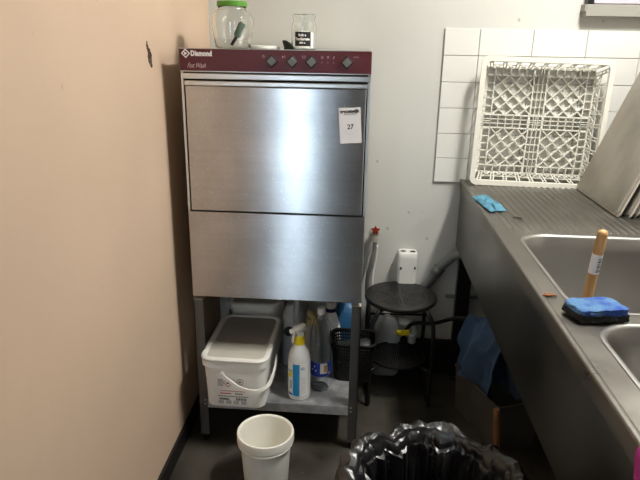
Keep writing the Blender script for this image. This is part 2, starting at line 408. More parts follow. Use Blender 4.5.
# ---------------------------------------------------------------- stand
sd = thing('machine_stand', 'dark metal stand with angle legs and a low galvanised shelf under the dishwasher', 'stand', (0, 0, 0))
for x, sx in ((0, 1), (.6, -1)):
    for y, sy in ((.003, 1), (.585, -1)):
        m = MB()
        xa, xb = sorted((x, x + sx * .034)); ya, yb = sorted((y, y + sy * .003)); m.box(xa, xb, ya, yb, .03, .598)
        xa, xb = sorted((x, x + sx * .003)); ya, yb = sorted((y, y + sy * .034)); m.box(xa, xb, ya, yb, .03, .598)
        xa, xb = sorted((x, x + sx * .034)); ya, yb = sorted((y, y + sy * .034)); 
        lg = m.build('leg', M['leg'], sd)
        MB().box(xa, xb, ya, yb, .596, .600).build('end_cap', M['tray_rim'], lg)
        m = MB(); m.cyl((x + sx * .017, y + sy * .017, 0), (x + sx * .017, y + sy * .017, .012), .014, 16); m.cyl((x + sx * .017, y + sy * .017, .012), (x + sx * .017, y + sy * .017, .032), .006, 10)
        m.box(x + sx * .017 - .012, x + sx * .017 + .012, y + sy * .017 - .012, y + sy * .017 + .012, .029, .032)
        m.build('foot', M['black'], lg)
        if sy > 0:
            m = MB()
            for zb in (.168, .184): m.cyl((x + sx * .024, y, zb), (x + sx * .024, y - .003, zb), .0035, 8)
            m.build('bolt', M['steel_trim'], lg)
for x0, x1 in ((.003, .03), (.57, .597)):
    MB().box(x0, x1, .03, .56, .590, .594).box(x0 if x0 < .1 else x1 - .003, x0 + .003 if x0 < .1 else x1, .03, .56, .56, .594).build('side_rail', M['leg'], sd)
m = MB(); m.box(.004, .596, .004, .58, .187, .190); m.box(.004, .596, .006, .009, .152, .190); m.box(.004, .596, .577, .58, .152, .190)
m.box(.034, .566, .0, .003, .152, .190, .0008, 1)
m.build('shelf', M['galv'], sd)
ZS = .190

# ---------------------------------------------------------------- rectangular tubs
def tub(label, loc, rz, w, d, h, detailed):
    t = thing('plastic_tub', label, 'tub', loc, rz, None)
    m = MB(); rings = []
    for z, k in ((0, .0), (.004, .004), (h * .5, .008), (h - .035, .011), (h - .034, .017), (h - .012, .018), (h - .011, .014), (h - .004, .014)):
        rings.append(rrect(0, 0, w - .03 + 2 * k - .0, d - .03 + 2 * k, .035, z))
    rings[0] = rrect(0, 0, w - .04, d - .04, .03, 0)
    m.loft(rings, True, True, True); m.build('tub_body', M['white_pl'], t, auto=40)
    m = MB(); W, D = w + .006, d + .006
    m.loft([rrect(0, 0, W, D, .042, h - .014), rrect(0, 0, W + .006, D + .006, .045, h - .010), rrect(0, 0, W + .006, D + .006, .045, h - .002), rrect(0, 0, W - .004, D - .004, .04, h + .003),
            rrect(0, 0, W - .026, D - .026, .03, h + .003), rrect(0, 0, W - .034, D - .034, .028, h - .003)], True, False, True)
    if detailed:
        for i in range(8):
            for sx in (-1, 1): m.box(sx * (w / 2 - .003) - .003, sx * (w / 2 - .003) + .003, -d / 2 + .05 + i * .038, -d / 2 + .064 + i * .038, h + .000, h + .0045)
        for i in range(5): m.box(-.08 + i * .036, -.062 + i * .036, d / 2 - .007, d / 2 - .001, h + .000, h + .0045)
    ld = m.build('lid', M['white_pl'], t, auto=40)
    m = MB(); m.loft([rrect(0, 0, W - .036, D - .036, .027, h - .0028), rrect(0, 0, W - .036, D - .036, .027, h - .0018)], True, False, True, sm=False)
    m.build('lid_window', M['lid'], ld)
    if detailed:
        m = MB(); q = rrect(0, D * .155, W - .044, D * .60, .022, h - .0017); m.loft([q, [p + Vector((0, 0, .0006)) for p in q]], True, False, True, sm=False)
        m.build('dusty_area', M['lid_dust'], ld)
    return t
TB = (.153, .126, ZS)
t1 = tub('white rectangular tub with grey dusty lid, carrying handle and hazard label, at front of shelf', TB, math.radians(-1), .238, .366, .205, True)
t2 = tub('white rectangular tub pushed to the back of the shelf, only its raised lid showing', (.152, .455, ZS), 0, .212, .24, .246, False)
# handle: strap pivoting at the sides, hanging forward over the front
m = MB()
hp = [(-.040, -.189, .142), (-.015, -.193, .126), (.022, -.199, .104), (.062, -.200, .093), (.100, -.194, .094), (.130, -.165, .112), (.138, -.11, .135), (.136, -.050, .158)]
P = catmull([Vector(p) for p in hp], 6); rings = []
for i, p in enumerate(P):
    tdir = (P[min(i + 1, len(P) - 1)] - P[max(i - 1, 0)]).normalized()
    n = Vector((p.x * .35, -1, 0)).normalized() if p.y < -.165 else Vector((1, -.6 if p.y < -.13 else -.1, 0)).normalized()
    up = tdir.cross(n).normalized()
    rings.append([p + n * a * .0032 + up * b * .0062 for a, b in ((-1, -1), (1, -1), (1, 1), (-1, 1))])
m.loft(rings, True, True, True); m.cyl((-.042, -.178, .145), (-.042, -.192, .145), .009, 14); m.build('handle', M['white_pl'], t1, auto=40)
# printed label on the front
fy = -.1782
def pr(m, x0, x1, z0, z1): m.box(x0, x1, fy - .0008, fy + .002, z0, z1)
m = MB(); pr(m, -.064, .060, .016, .143); m.build('label_sheet', M['white_pl'], t1)
fy -= .001
m = MB()
for (x, z, r) in ((-.022, .108, .017),):
    for a in range(4):
        p = (x + r * math.cos(a * PI / 2), z + r * math.sin(a * PI / 2)); q = (x + r * math.cos((a + 1) * PI / 2), z + r * math.sin((a + 1) * PI / 2))
        m.bar((p[0], fy, p[1]), (q[0], fy, q[1]), .0022, .0016, (0, 1, 0))
pr(m, -.052, -.012, .0615, .0655); 
for i in range(9): pr(m, -.052 + i * .0105, -.044 + i * .0105, .0725, .0750)
m.build('label_red_print', M['red_ink'], t1)
m = MB()
x, z, r = .022, .113, .012
for a in range(12): m.bar((x + r * math.cos(a * PI / 6), fy, z + r * math.sin(a * PI / 6)), (x + r * math.cos((a + 1) * PI / 6), fy, z + r * math.sin((a + 1) * PI / 6)), .0014, .0012, (0, 1, 0))
pr(m, .016, .028, .112, .114); pr(m, .021, .023, .107, .119)
pr(m, -.028, -.017, .104, .109); pr(m, -.022, -.019, .108, .113)
for i in range(12): pr(m, -.060 + i * .0095, -.053 + i * .0095, .0500, .0530)
for i in range(9): pr(m, -.056 + i * .0042, -.0532 + i * .0042, .0360, .0440)
for i in range(7): pr(m, .006 + i * .0058, .0092 + i * .0058, .0360, .0455)
for i in range(4): pr(m, .004 + i * .007, .009 + i * .007, .0610, .0655)
m.build('label_black_print', M['ink'], t1)
m = MB()
for k in range(6): pr(m, -.060, -.040, .094 + k * .005, .0965 + k * .005)
for k in range(4):
    for i in range(4): pr(m, -.060 + i * .028, -.040 + i * .028, .021 + k * .0036, .0228 + k * .0036)
m.build('label_grey_print', M['grey_ink'], t1)

# ---------------------------------------------------------------- round white bucket
b = thing('round_bucket', 'empty round white plastic bucket without lid standing on the floor', 'bucket', (.287, -.192, 0))
m = MB()
m.lathe([(.0, .004), (.070, .004), (.0745, .012), (.088, .202), (.0925, .206), (.0970, .205), (.0985, .199), (.0985, .176), (.0965, .1745), (.094, .176), (.0905, .176), (.0885, .172), (.0885, .160), (.0905, .157), (.0865, .154), (.0775, .010), (.074, 0), (0, 0)], n=64)
m.build('bucket_body', M['bucket'], b, auto=35)
m = MB()
hp = [(.0985 * math.cos(math.radians(a)), .0985 * math.sin(math.radians(a)) - .003, .168 + .002 * math.sin(math.radians(a * 1.0))) for a in range(185, 356, 10)]
hp = [(x * .965, y * .965, .170 - .003 * math.sin(math.radians((i / (len(hp) - 1)) * 180))) for i, (x, y, z) in enumerate(hp)]
m.tube(hp, .0018, 8); m.build('bail_handle', M['bucket'], b)

# ---------------------------------------------------------------- bottles on the shelf
def bottle_shell(mb, prof, cx=0, cy=0, n=32, wall=.0012):
    inner = [(max(r - wall, .0005), z + (wall if i == 0 else 0)) for i, (r, z) in enumerate(prof)]
    mb.lathe([(0.0005, prof[0][1])] + prof + inner[::-1] + [(0.0005, prof[0][1] + wall)], cx, cy, n)

# white spray bottle
sp = thing('spray_bottle', 'white spray bottle with yellow collar, white trigger and blue striped label, nearest on shelf', 'spray bottle', (.376, .060, ZS), 0)
m = MB(); m.lathe([(.0005, 0), (.036, 0), (.041, .004), (.0425, .012), (.0425, .152), (.040, .174), (.034, .195), (.023, .216), (.0175, .228), (.0160, .234), (.0005, .234)], n=40); m.build('bottle_body', M['milk'], sp, auto=40)
m = MB(); m.lathe([(.0005, .2235), (.0205, .2235), (.0215, .230), (.0190, .2555), (.0005, .2555)], n=28); m.build('collar', M['yellow'], sp, auto=40)
HR = Matrix.Translation((0, 0, .254)) @ Matrix.Rotation(math.radians(-52), 4, 'Z') @ Matrix.Rotation(math.radians(8), 4, 'X')
m = MB(); m.box(-.0135, .0135, -.020, .030, .014, .044, .009, 3, HR); m.box(-.013, .013, -.012, .014, -.002, .020, .004, 2, HR); m.box(-.009, .009, -.036, -.016, .022, .038, .004, 2, HR)
m.build('spray_head', M['white_pl'], sp, auto=40)
m = MB(); m.tube([HR @ Vector(p) for p in ((0, -.016, .016), (0, -.028, .002), (0, -.032, -.018))], [.006, .005, .0035], 10, sub=4); m.build('trigger', M['white_pl'], sp)
def arc_label(mb, r, a0, a1, z0, z1, n=14, t=.0004):
    ra = [math.radians(a0 + (a1 - a0) * i / n) for i in range(n + 1)]
    mb.loft([[Vector((r * math.cos(a), r * math.sin(a), z)) for a in ra] for z in (z0, z1)], closed=False)
    return mb
arc_label(MB(), .0428, 205, 325, .022, .158).build('paper_label', M['white_pl'], sp)
arc_label(MB(), .0431, 242, 278, .022, .156).build('label_stripe', M['cyan_print'], sp)
m = MB(); arc_label(m, .0431, 208, 240, .122, .126); arc_label(m, .0431, 208, 240, .022, .030); m.build('label_blue_bands', M['blue_print'], sp)
m = MB(); arc_label(m, .0431, 210, 239, .098, .118); m.build('label_yellow_patch', M['yellow'], sp)
m = MB()
for k in range(9):
    for a in range(282, 310, 4): arc_label(m, .0431, a, a + 3, .034 + k * .008, .0355 + k * .008, 1)
for k in range(6): arc_label(m, .0431, 222, 237, .050 + k * .006, .054 + k * .006, 3)
m.build('label_fine_print', M['grey_ink'], sp)
m = MB(); arc_label(m, .0431, 287, 304, .134, .137, 4); arc_label(m, .0431, 285, 289, .134, .142, 2); arc_label(m, .0431, 292, 302, .140, .143, 4); m.build('label_emblem', M['cyan_print'], sp)

# clear water bottle
wbt = thing('water_bottle', 'clear plastic drinks bottle with blue and gold label and white cap, mostly empty', 'bottle', (.452, .125, ZS), math.radians(10))
wbt.scale = (1, 1, 1.06)
prof = [(.030, .006), (.034, .0), (.039, .010), (.0375, .030), (.041, .045), (.0415, .060), (.040, .064), (.040, .118), (.0415, .122), (.0405, .150), (.0415, .165), (.0400, .180), (.0415, .195), (.0405, .215), (.039, .230), (.033, .255), (.024, .278), (.0145, .296), (.0125, .302), (.0125, .312)]
m = MB(); bottle_shell(m, prof); m.build('bottle_body', M['pet'], wbt, smooth=True)
m = MB(); m.lathe([(.0005, .300), (.0150, .300), (.0155, .304), (.0150, .320), (.0135, .322), (.0005, .322)], n=24); m.build('cap', M['white_pl'], wbt, auto=40)
arc_label(MB(), .0420, 180, 360, .066, .122, 24).build('label_band', M['blue_print'], wbt)
m = MB(); arc_label(m, .0424, 262, 300, .078, .120, 8); m.build('label_panel', M['white_pl'], wbt)
m = MB(); arc_label(m, .0427, 282, 304, .084, .112, 6); arc_label(m, .0427, 306, 322, .074, .080, 4); m.build('label_emblem', M['gold_print'], wbt)
m = MB()
for a, z in ((215, .088), (228, .102), (236, .086)): arc_label(m, .0424, a, a + 6, z, z + .006, 2)
m.build('label_print', M['white_ink'], wbt)

# second spray bottle, yellow trigger, behind
s2 = thing('spray_bottle', 'cloudy spray bottle with faded yellow trigger head, behind the yellow collared one', 'spray bottle', (.404, .228, ZS), math.radians(40))
m = MB(); m.lathe([(.0005, 0), (.036, 0), (.040, .006), (.040, .150), (.032, .19), (.018, .215), (.014, .225), (.0005, .225)], n=32); m.build('bottle_body', M['cloudy'], s2, auto=40)
m = MB(); m.lathe([(.0005, .222), (.017, .222), (.017, .246), (.0005, .246)], n=24); m.build('collar', M['yellow_pale'], s2, auto=40)
m = MB(); mt = Matrix.Translation((0, 0, .245)) @ Matrix.Rotation(math.radians(20), 4, 'X')
m.box(-.010, .010, -.040, .022, .004, .030, .006, 3, mt); m.build('spray_head', M['yellow_pale'], s2, auto=40)
m = MB(); m.tube([(0, -.030, .245), (.003, -.040, .228), (.004, -.044, .205)], [.005, .0045, .003], 10, sub=4); m.build('trigger', M['yellow_pale'], s2)

# cloudy jerrycan with black cap
j = thing('jerrycan', 'cloudy white jerrycan with moulded carrying handle and black screw cap, between tub and spray bottles', 'jerrycan', (.322, .345, ZS), 0)
m = MB(); R_ = []
for z, w_, d_ in ((0, .078, .13), (.006, .086, .144), (.15, .088, .146), (.185, .086, .140), (.225, .085, .12), (.255, .052, .07), (.26, .04, .055)):
    R_.append(rrect(0, 0, w_, d_, min(w_, d_) * .28, z))
m.loft(R_, True, True, True); m.build('jerrycan_body', M['cloudy'], j, auto=50)
m = MB(); m.tube([(.0, .055, .205), (.004, .058, .250), (.012, .03, .280), (.016, -.02, .275), (.015, -.050, .235), (.012, -.058, .195)], [.013, .014, .015, .015, .013, .012], 14, sub=5); m.build('carrying_handle', M['cloudy'], j)
m = MB(); mt = Matrix.Translation((-.012, -.072, .162)) @ Matrix.Rotation(math.radians(75), 4, 'X')
m.lathe([(.0005, -.02), (.019, -.02), (.019, .016), (.017, .019), (.0005, .019)], n=24, mat=mt); m.build('screw_cap', M['black'], j, auto=40)

# tall white bottle with navy cap
t = thing('detergent_bottle', 'tall white detergent bottle with dark blue neck ring behind the clear bottle', 'bottle', (.476, .352, ZS), 0)
m = MB(); m.lathe([(.0005, 0), (.040, 0), (.044, .006), (.044, .13), (.041, .155), (.030, .195), (.020, .222), (.019, .226), (.0005, .226)], n=32); m.build('bottle_body', M['milk'], t, auto=40)
MB().lathe([(.0005, .224), (.0215, .224), (.0215, .240), (.0005, .240)], n=24).build('neck_ring', M['navy'], t, auto=40)
MB().lathe([(.0005, .239), (.020, .239), (.020, .262), (.018, .266), (.0005, .266)], n=24).build('cap', M['white_pl'], t, auto=40)

# blue canister
t = thing('canister', 'blue plastic canister at the right rear of the shelf beside the stand leg', 'canister', (.535, .475, ZS), 0)
m = MB(); m.loft([rrect(0, 0, w_, d_, .02, z) for z, w_, d_ in ((0, .07, .12), (.005, .084, .136), (.19, .084, .136), (.215, .07, .11), (.235, .04, .05), (.236, .034, .034))], True, True, True)
m.build('canister_body', M['blue_liq'], t, auto=50)
MB().lathe([(.0005, .234), (.02, .234), (.02, .256), (.0005, .256)], n=20).build('cap', M['cloudy'], t, auto=40)

# ---------------------------------------------------------------- perforated black basket
def perf(mb, fn, nu, nv, hole=.55, mask=lambda i, j: True, closed=False):
    V = {}
    def v(i, j):
        k = (i % nu if closed else i, j)
        if k not in V: V[k] = mb.bm.verts.new(fn(i / nu, j / nv))
        return V[k]
    for i in range(nu):
        for j in range(nv):
            c = [v(i, j), v(i + 1, j), v(i + 1, j + 1), v(i, j + 1)]
            hm = mask(i, j)
            if hm is None: continue
            if not hm: mb.face(c, True); continue
            e = (1 - hole) / 2
            q = [mb.bm.verts.new(fn((i + a) / nu, (j + b) / nv)) for a, b in ((.5, e), (1 - e, .5), (.5, 1 - e), (e, .5))]
            # diamond hole: 4 corner kites split in triangles
            mb.face([c[0], c[1], q[0]]); mb.face([c[1], c[2], q[1]]); mb.face([c[2], c[3], q[2]]); mb.face([c[3], c[0], q[3]])
            mb.face([c[0], q[0], q[3]]); mb.face([c[1], q[1], q[0]]); mb.face([c[2], q[2], q[1]]); mb.face([c[3], q[3], q[2]])
def per_rr(w, d, r, u):
    pts = rrect(0, 0, w, d, r, 0, 5); n = len(pts); L = [0]
    for k in range(n): L.append(L[-1] + (pts[(k + 1) % n] - pts[k]).length)
    s = (u % 1) * L[-1]
    for k in range(n):
        if s <= L[k + 1] + 1e-9:
            t = (s - L[k]) / (L[k + 1] - L[k] + 1e-12); return pts[k].lerp(pts[(k + 1) % n], t)
    return pts[0]
bk = thing('perforated_basket', 'black perforated plastic basket behind right stand leg', 'basket', (.577, .232, ZS), math.radians(-2))
BW, BD, BH = .175, .140, .170
m = MB(); perf(m, lambda u, v: (lambda p: (p.x, p.y, .002 + v * (BH - .002)))(per_rr(BW - .03 + .03 * v, BD - .03 + .03 * v, .03, u)), 56, 13, .66, lambda i, j: 1 <= j <= 11 and j != 7, True)
m.build('basket_wall', M['crate'], bk, solid=.002, smooth=False)
q = rrect(0, 0, BW - .028, BD - .028, .03, .0); MB().loft([q, [p + Vector((0, 0, .004)) for p in q]], True, True, True, sm=False).build('basket_base', M['crate'], bk)
m = MB(); m.loft([rrect(0, 0, BW + a, BD + a, .034, z) for a, z in ((-.002, BH - .008), (.010, BH - .006), (.012, BH), (.0, BH + .003), (-.006, BH))], True); m.build('basket_rim', M['crate'], bk, smooth=True)
# dark pot lying in the basket, mouth to the right
t = thing('dark_pot', 'dark rounded pot lying on its side in the black basket', 'pot', (.602, .232, .295), 0)
mt = Matrix.Rotation(math.radians(78), 4, 'Y')
m = MB(); m.lathe([(.0005, .052), (.03, .052), (.044, .048), (.051, .036), (.053, -.03), (.055, -.075), (.050, -.075), (.048, -.03), (.044, .030), (.0005, .040)], n=36, mat=mt); m.build('pot_body', M['dk_green'], t, auto=40)
MB().lathe([(.0005, .057), (.008, .057), (.010, .0525), (.0005, .0515)], n=16, mat=mt).build('base_button', M['grey_ink'], t, auto=40)

# ---------------------------------------------------------------- things on top of the machine
ZT = 1.4527
jar = thing('storage_jar', 'big round glass jar with green lid on top of the dishwasher', 'jar', (.134, .170, ZT))
prof = [(.050, 0), (.058, .006), (.066, .045), (.071, .075), (.070, .095), (.061, .112), (.049, .121), (.0465, .125), (.0465, .136)]
m = MB(); bottle_shell(m, prof, wall=.0025, n=48); m.build('jar_glass', M['glass'], jar, smooth=True)
m = MB(); m.lathe([(.0005, .150), (.046, .150), (.050, .148), (.0505, .134), (.0495, .133), (.0480, .134), (.0480, .145), (.0005, .146)], n=48); m.build('jar_lid', M['green_lid'], jar, auto=40)
br = thing('small_brush', 'grey-green brush with black handle standing inside the green lidded jar', 'brush', (.128, .165, ZT + .004))
mt = Matrix.Translation((0.003, 0, 0)) @ Matrix.Rotation(math.radians(26), 4, 'Y')
MB().cyl(mt @ Vector((-.004, 0, .005)), mt @ Vector((0, 0, .046)), .0055, 12).build('brush_handle', M['black'], br)
m = MB(); m.lathe([(.0005, .038), (.010, .038), (.0125, .046), (.0125, .082), (.010, .088), (.0005, .088)], n=20, mat=mt); m.build('brush_head', M['green_tool'], br, auto=40)

j2 = thing('small_jar', 'small clear glass jar with a black and white label, open, right of the big jar', 'jar', (.371, .200, ZT))
prof = [(.036, 0), (.0415, .004), (.0425, .012), (.0425, .072), (.040, .084), (.0365, .092), (.0370, .096), (.0385, .100), (.0385, .112), (.037, .114)]
m = MB(); bottle_shell(m, prof, wall=.002, n=40); m.build('jar_glass', M['glass'], j2, smooth=True)
arc_label(MB(), .0428, 232, 306, .013, .058, 16).build('jar_label', M['black_label'], j2)
m = MB(); arc_label(m, .0428, 309, 322, .008, .056, 6); arc_label(m, .0430, 240, 300, .058, .061, 8); arc_label(m, .0430, 240, 300, .008, .012, 8); m.build('label_edge', M['white_pl'], j2)
m = MB()
def curved_text(mb, txt, size, r, ac, z, **k):
    me = text_mesh(txt, size, **k); xs = [v.co.x for v in me.vertices]; c = (min(xs) + max(xs)) / 2
    for v in me.vertices:
        a = math.radians(ac) + (v.co.x - c) / r; rr = r + v.co.z; y = v.co.y
        v.co = Vector((rr * math.cos(a), rr * math.sin(a), z + y))
    mb.bm.from_mesh(me); bpy.data.meshes.remove(me)
curved_text(m, 'Bulk a', .0105, .0433, 268, .0475, bold=.0004); curved_text(m, 'Turtlerate', .0120, .0433, 268, .035, bold=.0005); curved_text(m, 'dish a', .0088, .0433, 268, .0235, bold=.0003)
m.build('label_lettering', M['white_ink'], j2)
t = tag(MB().lathe([(.0005, 0), (.050, 0), (.0535, .004), (.0535, .0095), (.050, .012), (.0005, .0115)], n=40).build('small_plate', M['white_pl'], loc=(.232, .230, ZT), auto=40), 'flat white round plate lying between the two jars on the dishwasher', 'plate')
m = MB(); m.loft([rrect(.013, 0, .040, .030, .006, 0), rrect(.011, 0, .034, .028, .008, .008), rrect(.002, 0, .026, .024, .008, .022), rrect(-.005, 0, .014, .018, .006, .030), rrect(-.007, 0, .006, .010, .003, .031)], True, True, True)
tag(m.build('door_wedge', M['dk_green'], loc=(.309, .205, ZT), auto=50), 'small dark grey wedge leaning beside the small labelled jar', 'wedge')

# ---------------------------------------------------------------- stool
SC = Vector((.768, .440)); rzs = math.radians(3)
stl = thing('round_stool', 'low black metal stool with perforated round seat and lower mesh shelf, beside the machine stand', 'stool', (SC.x, SC.y, 0), rzs)
ZSEAT = .462
def disc(mb, r, z, cell, hole, holemask):
    n = int(2 * r / cell) + 2; V = {}
    def pos(i, j):
        x, y = (i - n / 2) * cell, (j - n / 2) * cell; d = math.hypot(x, y)
        if d > r: x, y = x * r / d, y * r / d
        return (x, y, z)
    def ok(i, j): return math.hypot((i + .5 - n / 2) * cell, (j + .5 - n / 2) * cell) < r + cell * .2
    perf(mb, lambda u, v: pos(u * n, v * n), n, n, hole, lambda i, j: (None if not ok(i, j) else holemask((i + .5 - n / 2) * cell, (j + .5 - n / 2) * cell)))
m = MB()
disc(m, .148, ZSEAT - .001, .0080, .66, lambda x, y: math.hypot(x, y) < .118 and not (abs(math.atan2(y, x) % (PI / 3) - PI / 6) < .09) and math.hypot(x, y) > .012)
seat = m.build('seat', M['black_metal'], stl, solid=.0012, smooth=False)
m = MB(); m.lathe([(.1465, ZSEAT - .002), (.149, ZSEAT + .0015), (.152, ZSEAT - .001), (.1525, ZSEAT - .014), (.150, ZSEAT - .017), (.1475, ZSEAT - .014), (.1465, ZSEAT - .002)], n=64); m.build('seat_rim', M['black_metal'], seat, smooth=True)
for sx in (-1, 1):
    x = .112 * sx; xo = .128 * sx
    m = MB()
    m.tube([(x * .45, -.05, ZSEAT - .020), (x * .75, -.095, ZSEAT - .022), (x * .98, -.120, ZSEAT - .045), (xo, -.128, ZSEAT - .12), (xo, -.134, .12), (xo, -.136, .022), (xo, -.120, .009), (xo, -.07, .009), (xo, .07, .009), (xo, .120, .009), (xo, .136, .022), (xo, .134, .12), (xo, .128, ZSEAT - .12), (x * .98, .120, ZSEAT - .045), (x * .75, .095, ZSEAT - .022), (x * .45, .05, ZSEAT - .020)], .0085, 12, sub=5)
    m.build('side_frame', M['black_metal'], stl)
m = MB()
m.tube([(-.128, -.129, .395), (-.128, .0, .31), (-.128, .129, .225)], .005, 8); m.tube([(-.128, -.129, .225), (-.128, .0, .30), (-.128, .129, .395)], .005, 8); m.tube([(-.128, .130, .31), (.128, .130, .31)], .005, 8)
m.build('cross_brace', M['black_metal'], stl)
m = MB(); disc(m, .118, .172, .0085, .72, lambda x, y: math.hypot(x, y) < .108); m.lathe([(.116, .170), (.121, .170), (.121, .178), (.116, .178), (.116, .170)], n=48)
ls = m.build('lower_shelf', M['black_metal'], stl, solid=.0012, smooth=False)
m = MB()
for sx in (-1, 1):
    for sy in (-1, 1): m.tube([(sx * .083, sy * .083, .168), (sx * .128, sy * .132, .168)], .005, 8)
m.build('shelf_bracket', M['black_metal'], stl)

# ---------------------------------------------------------------- plumbing
t = thing('wall_tap', 'small wall tap with red star handle to the right of the dishwasher', 'tap', (.652, YB, .680))
m = MB(); m.cyl((0, 0, 0), (0, -.006, 0), .022, 20); m.cyl((0, 0, 0), (0, -.045, 0), .010, 14); m.cyl((0, -.038, .018), (0, -.038, -.030), .0115, 16); m.cyl((0, -.038, -.014), (0, -.038, -.036), .0145, 6)
m.build('tap_body', M['brass'], t, auto=35)
m = MB(); m.cyl((0, -.038, .018), (0, -.038, .026), .006, 10); pts = []
for k in range(10):
    a = PI / 2 + k * PI / 5; r = .021 if k % 2 == 0 else .011; pts.append((r * math.cos(a), r * math.sin(a)))
m.poly(pts, lambda u, v, w: (u, -.055 + w, .020 + v), .009); m.cyl((0, -.058, .020), (0, -.040, .020), .008, 12)
m.build('tap_handle', M['red_tap'], t)
m = MB(); m.tube([(.652, YB - .038, .646), (.650, YB - .042, .60), (.640, YB - .05, .55), (.628, YB - .05, .49), (.626, YB - .045, .42), (.634, YB - .045, .36), (.640, YB - .05, .28), (.62, YB - .036, .19), (.56, YB - .035, .178), (.5, YB - .035, .23)], .0095, 12, sub=6)
tag(m.build('supply_hose', M['braid']), 'grey braided water hose hanging from the red handled tap', 'hose')
m = MB(); m.tube([(.664, YB - .02, .62), (.660, YB - .02, .55), (.650, YB - .02, .48), (.652, YB - .02, .40), (.668, YB - .02, .30), (.67, YB - .02, .168)], .005, 10, sub=6)
tag(m.build('thin_cable', M['white_pvc']), 'thin pale cable running down the wall beside the grey hose', 'cable')

t = thing('wall_socket_box', 'white plastic box with two rounded recesses on top fixed to wall behind stool', 'wall box', (.800, YB, .44))
m = MB(); m.loft([rrect(0, -.035, w_, d_, r_, z) for z, w_, d_, r_ in ((0, .080, .070, .012), (.02, .082, .070, .014), (.14, .086, .07, .014), (.158, .084, .07, .016), (.163, .078, .064, .016))], True, True, True); m.build('box_body', M['white_pvc'], t, auto=45)
m = MB()
for x in (-.021, .021): m.lathe([(.0005, .1625), (.0145, .1625), (.0165, .166), (.0185, .166), (.0190, .163)], x, -.038, 20)
m.build('box_outlet', M['white_pvc'], t, auto=45)
m = MB()
for x in (-.021, .021): m.lathe([(.0005, .1636), (.0125, .1636)], x, -.038, 16)
m.box(-.033, -.025, -.0722, -.068, .088, .100); m.box(.029, .036, -.0722, -.068, .092, .102); m.build('recess_shade', M['gap'], t)  # black discs and blocks paint in the darkness of holes, nothing is hollowed

m = MB(); m.tube([(1.10, .50, .66), (1.045, .53, .63), (1.007, .59, .597), (.962, .61, .548), (.935, .612, .515), (.915, .613, .476), (.880, .613, .425), (.835, .613, .385), (.79, .612, .36), (.76, .612, .345)], .021, 18, sub=6)
m.cyl((.948, .611, .531), (.925, .6125, .495), .0250, 18)
tag(m.build('waste_pipe', M['grey_pipe']), 'bent grey plastic waste pipe rising from behind the stool to the sink bench', 'pipe')
m = MB(); m.tube([(.842, .585, .165), (.842, .585, .215), (.838, .585, .240), (.815, .585, .262), (.775, .585, .268)], .019, 16, sub=5); m.cyl((.842, .585, .195), (.842, .585, .222), .0225, 16)
tag(m.build('pipe_elbow', M['white_pvc']), 'white plastic pipe elbow at floor level under the stool seat', 'pipe')
m = MB(); m.tube([(.985, .622, .388), (1.20, .622, .390), (1.55, .622, .392)], .008, 10)
tag(m.build('copper_pipe', M['grey_pipe']), 'thin grey pipe running level along the wall under the sink bench', 'pipe')
hose = MB(); hose.tube([(.802, .575, .165), (.804, .565, .215), (.825, .545, .270), (.86, .53, .292), (.93, .52, .298), (.985, .40, .38), (1.03, .29, .435), (1.08, .245, .447), (1.13, .22, .432), (1.16, .20, .37), (1.17, .15, .31)], .0085, 12, sub=6)
tag(hose.build('black_hose', M['black']), 'black hose looping from behind the stool to the blue rag under the sink', 'hose')
m = MB(); m.box(-.026, .026, -.0025, .0025, -.013, .013, .001, 1, Matrix.Rotation(math.radians(-8), 4, 'Y')); m.cyl((-.024, -.006, -.008), (-.024, .004, .012), .012, 12)
tag(m.build('yellow_tag', M['yellow'], loc=(.800, .522, .243)), 'yellow tag wrapped on the black hose under the stool', 'tag')
# translucent white container resting on the ledge
t = thing('plastic_canister', 'greyish white plastic canister behind the stool, near the tap hose', 'canister', (.722, .577, 0))
m = MB(); m.loft([rrect(0, 0, w_, d_, r_, z) for z, w_, d_, r_ in ((0, .11, .045, .02), (.01, .13, .052, .025), (.22, .135, .055, .026), (.26, .125, .05, .025), (.29, .08, .04, .018), (.295, .04, .03, .012))], True, True, True); m.build('canister_body', M['cloudy'], t, auto=50)
MB().lathe([(.0005, .294), (.018, .294), (.018, .312), (.0005, .312)], n=20).build('cap', M['white_pl'], t, auto=40)

# ---------------------------------------------------------------- sink bench
XC, ZK = 1.004, .930
YS = -2.0
bench = thing('sink_bench', 'long stainless steel sink bench with ribbed drainer and two bowls along the right wall', 'sink bench', (XC, YS, 0))
BL = Matrix.Translation((-XC, -YS, 0))
def bm_(mb): bmesh.ops.transform(mb.bm, matrix=BL, verts=mb.bm.verts); return mb
bowls = [(1.070, 1.60, -.688, -.135, .085), (1.080, 1.60, -1.30, -.752, .085)]
def spl(c, pts):
    s = c.splines.new('POLY'); s.points.add(len(pts) - 1)
    for p, q in zip(s.points, pts): p.co = (q[0], q[1], 0, 1)
    s.use_cyclic_u = True
c = bpy.data.curves.new('w', 'CURVE'); c.dimensions = '2D'; c.fill_mode = 'BOTH'; c.extrude = .0008
spl(c, [(XC + .004, YS), (XR - .002, YS), (XR - .002, YB - .012), (XC + .004, YB - .012)])
for x0, x1, y0, y1, r in bowls:
    spl(c, [(p.x, p.y) for p in rrect((x0 + x1) / 2, (y0 + y1) / 2, x1 - x0, y1 - y0, r, 0, 10)])
o = bpy.data.objects.new('w', c); C.objects.link(o)
me = bpy.data.meshes.new_from_object(o.evaluated_get(bpy.context.evaluated_depsgraph_get())); bpy.data.objects.remove(o)
me.transform(Matrix.Translation((0, 0, ZK - .0018)))
m = MB(); m.bm.from_mesh(me)
bm_(m); wt = m.build('worktop', M['steel_top'], bench)
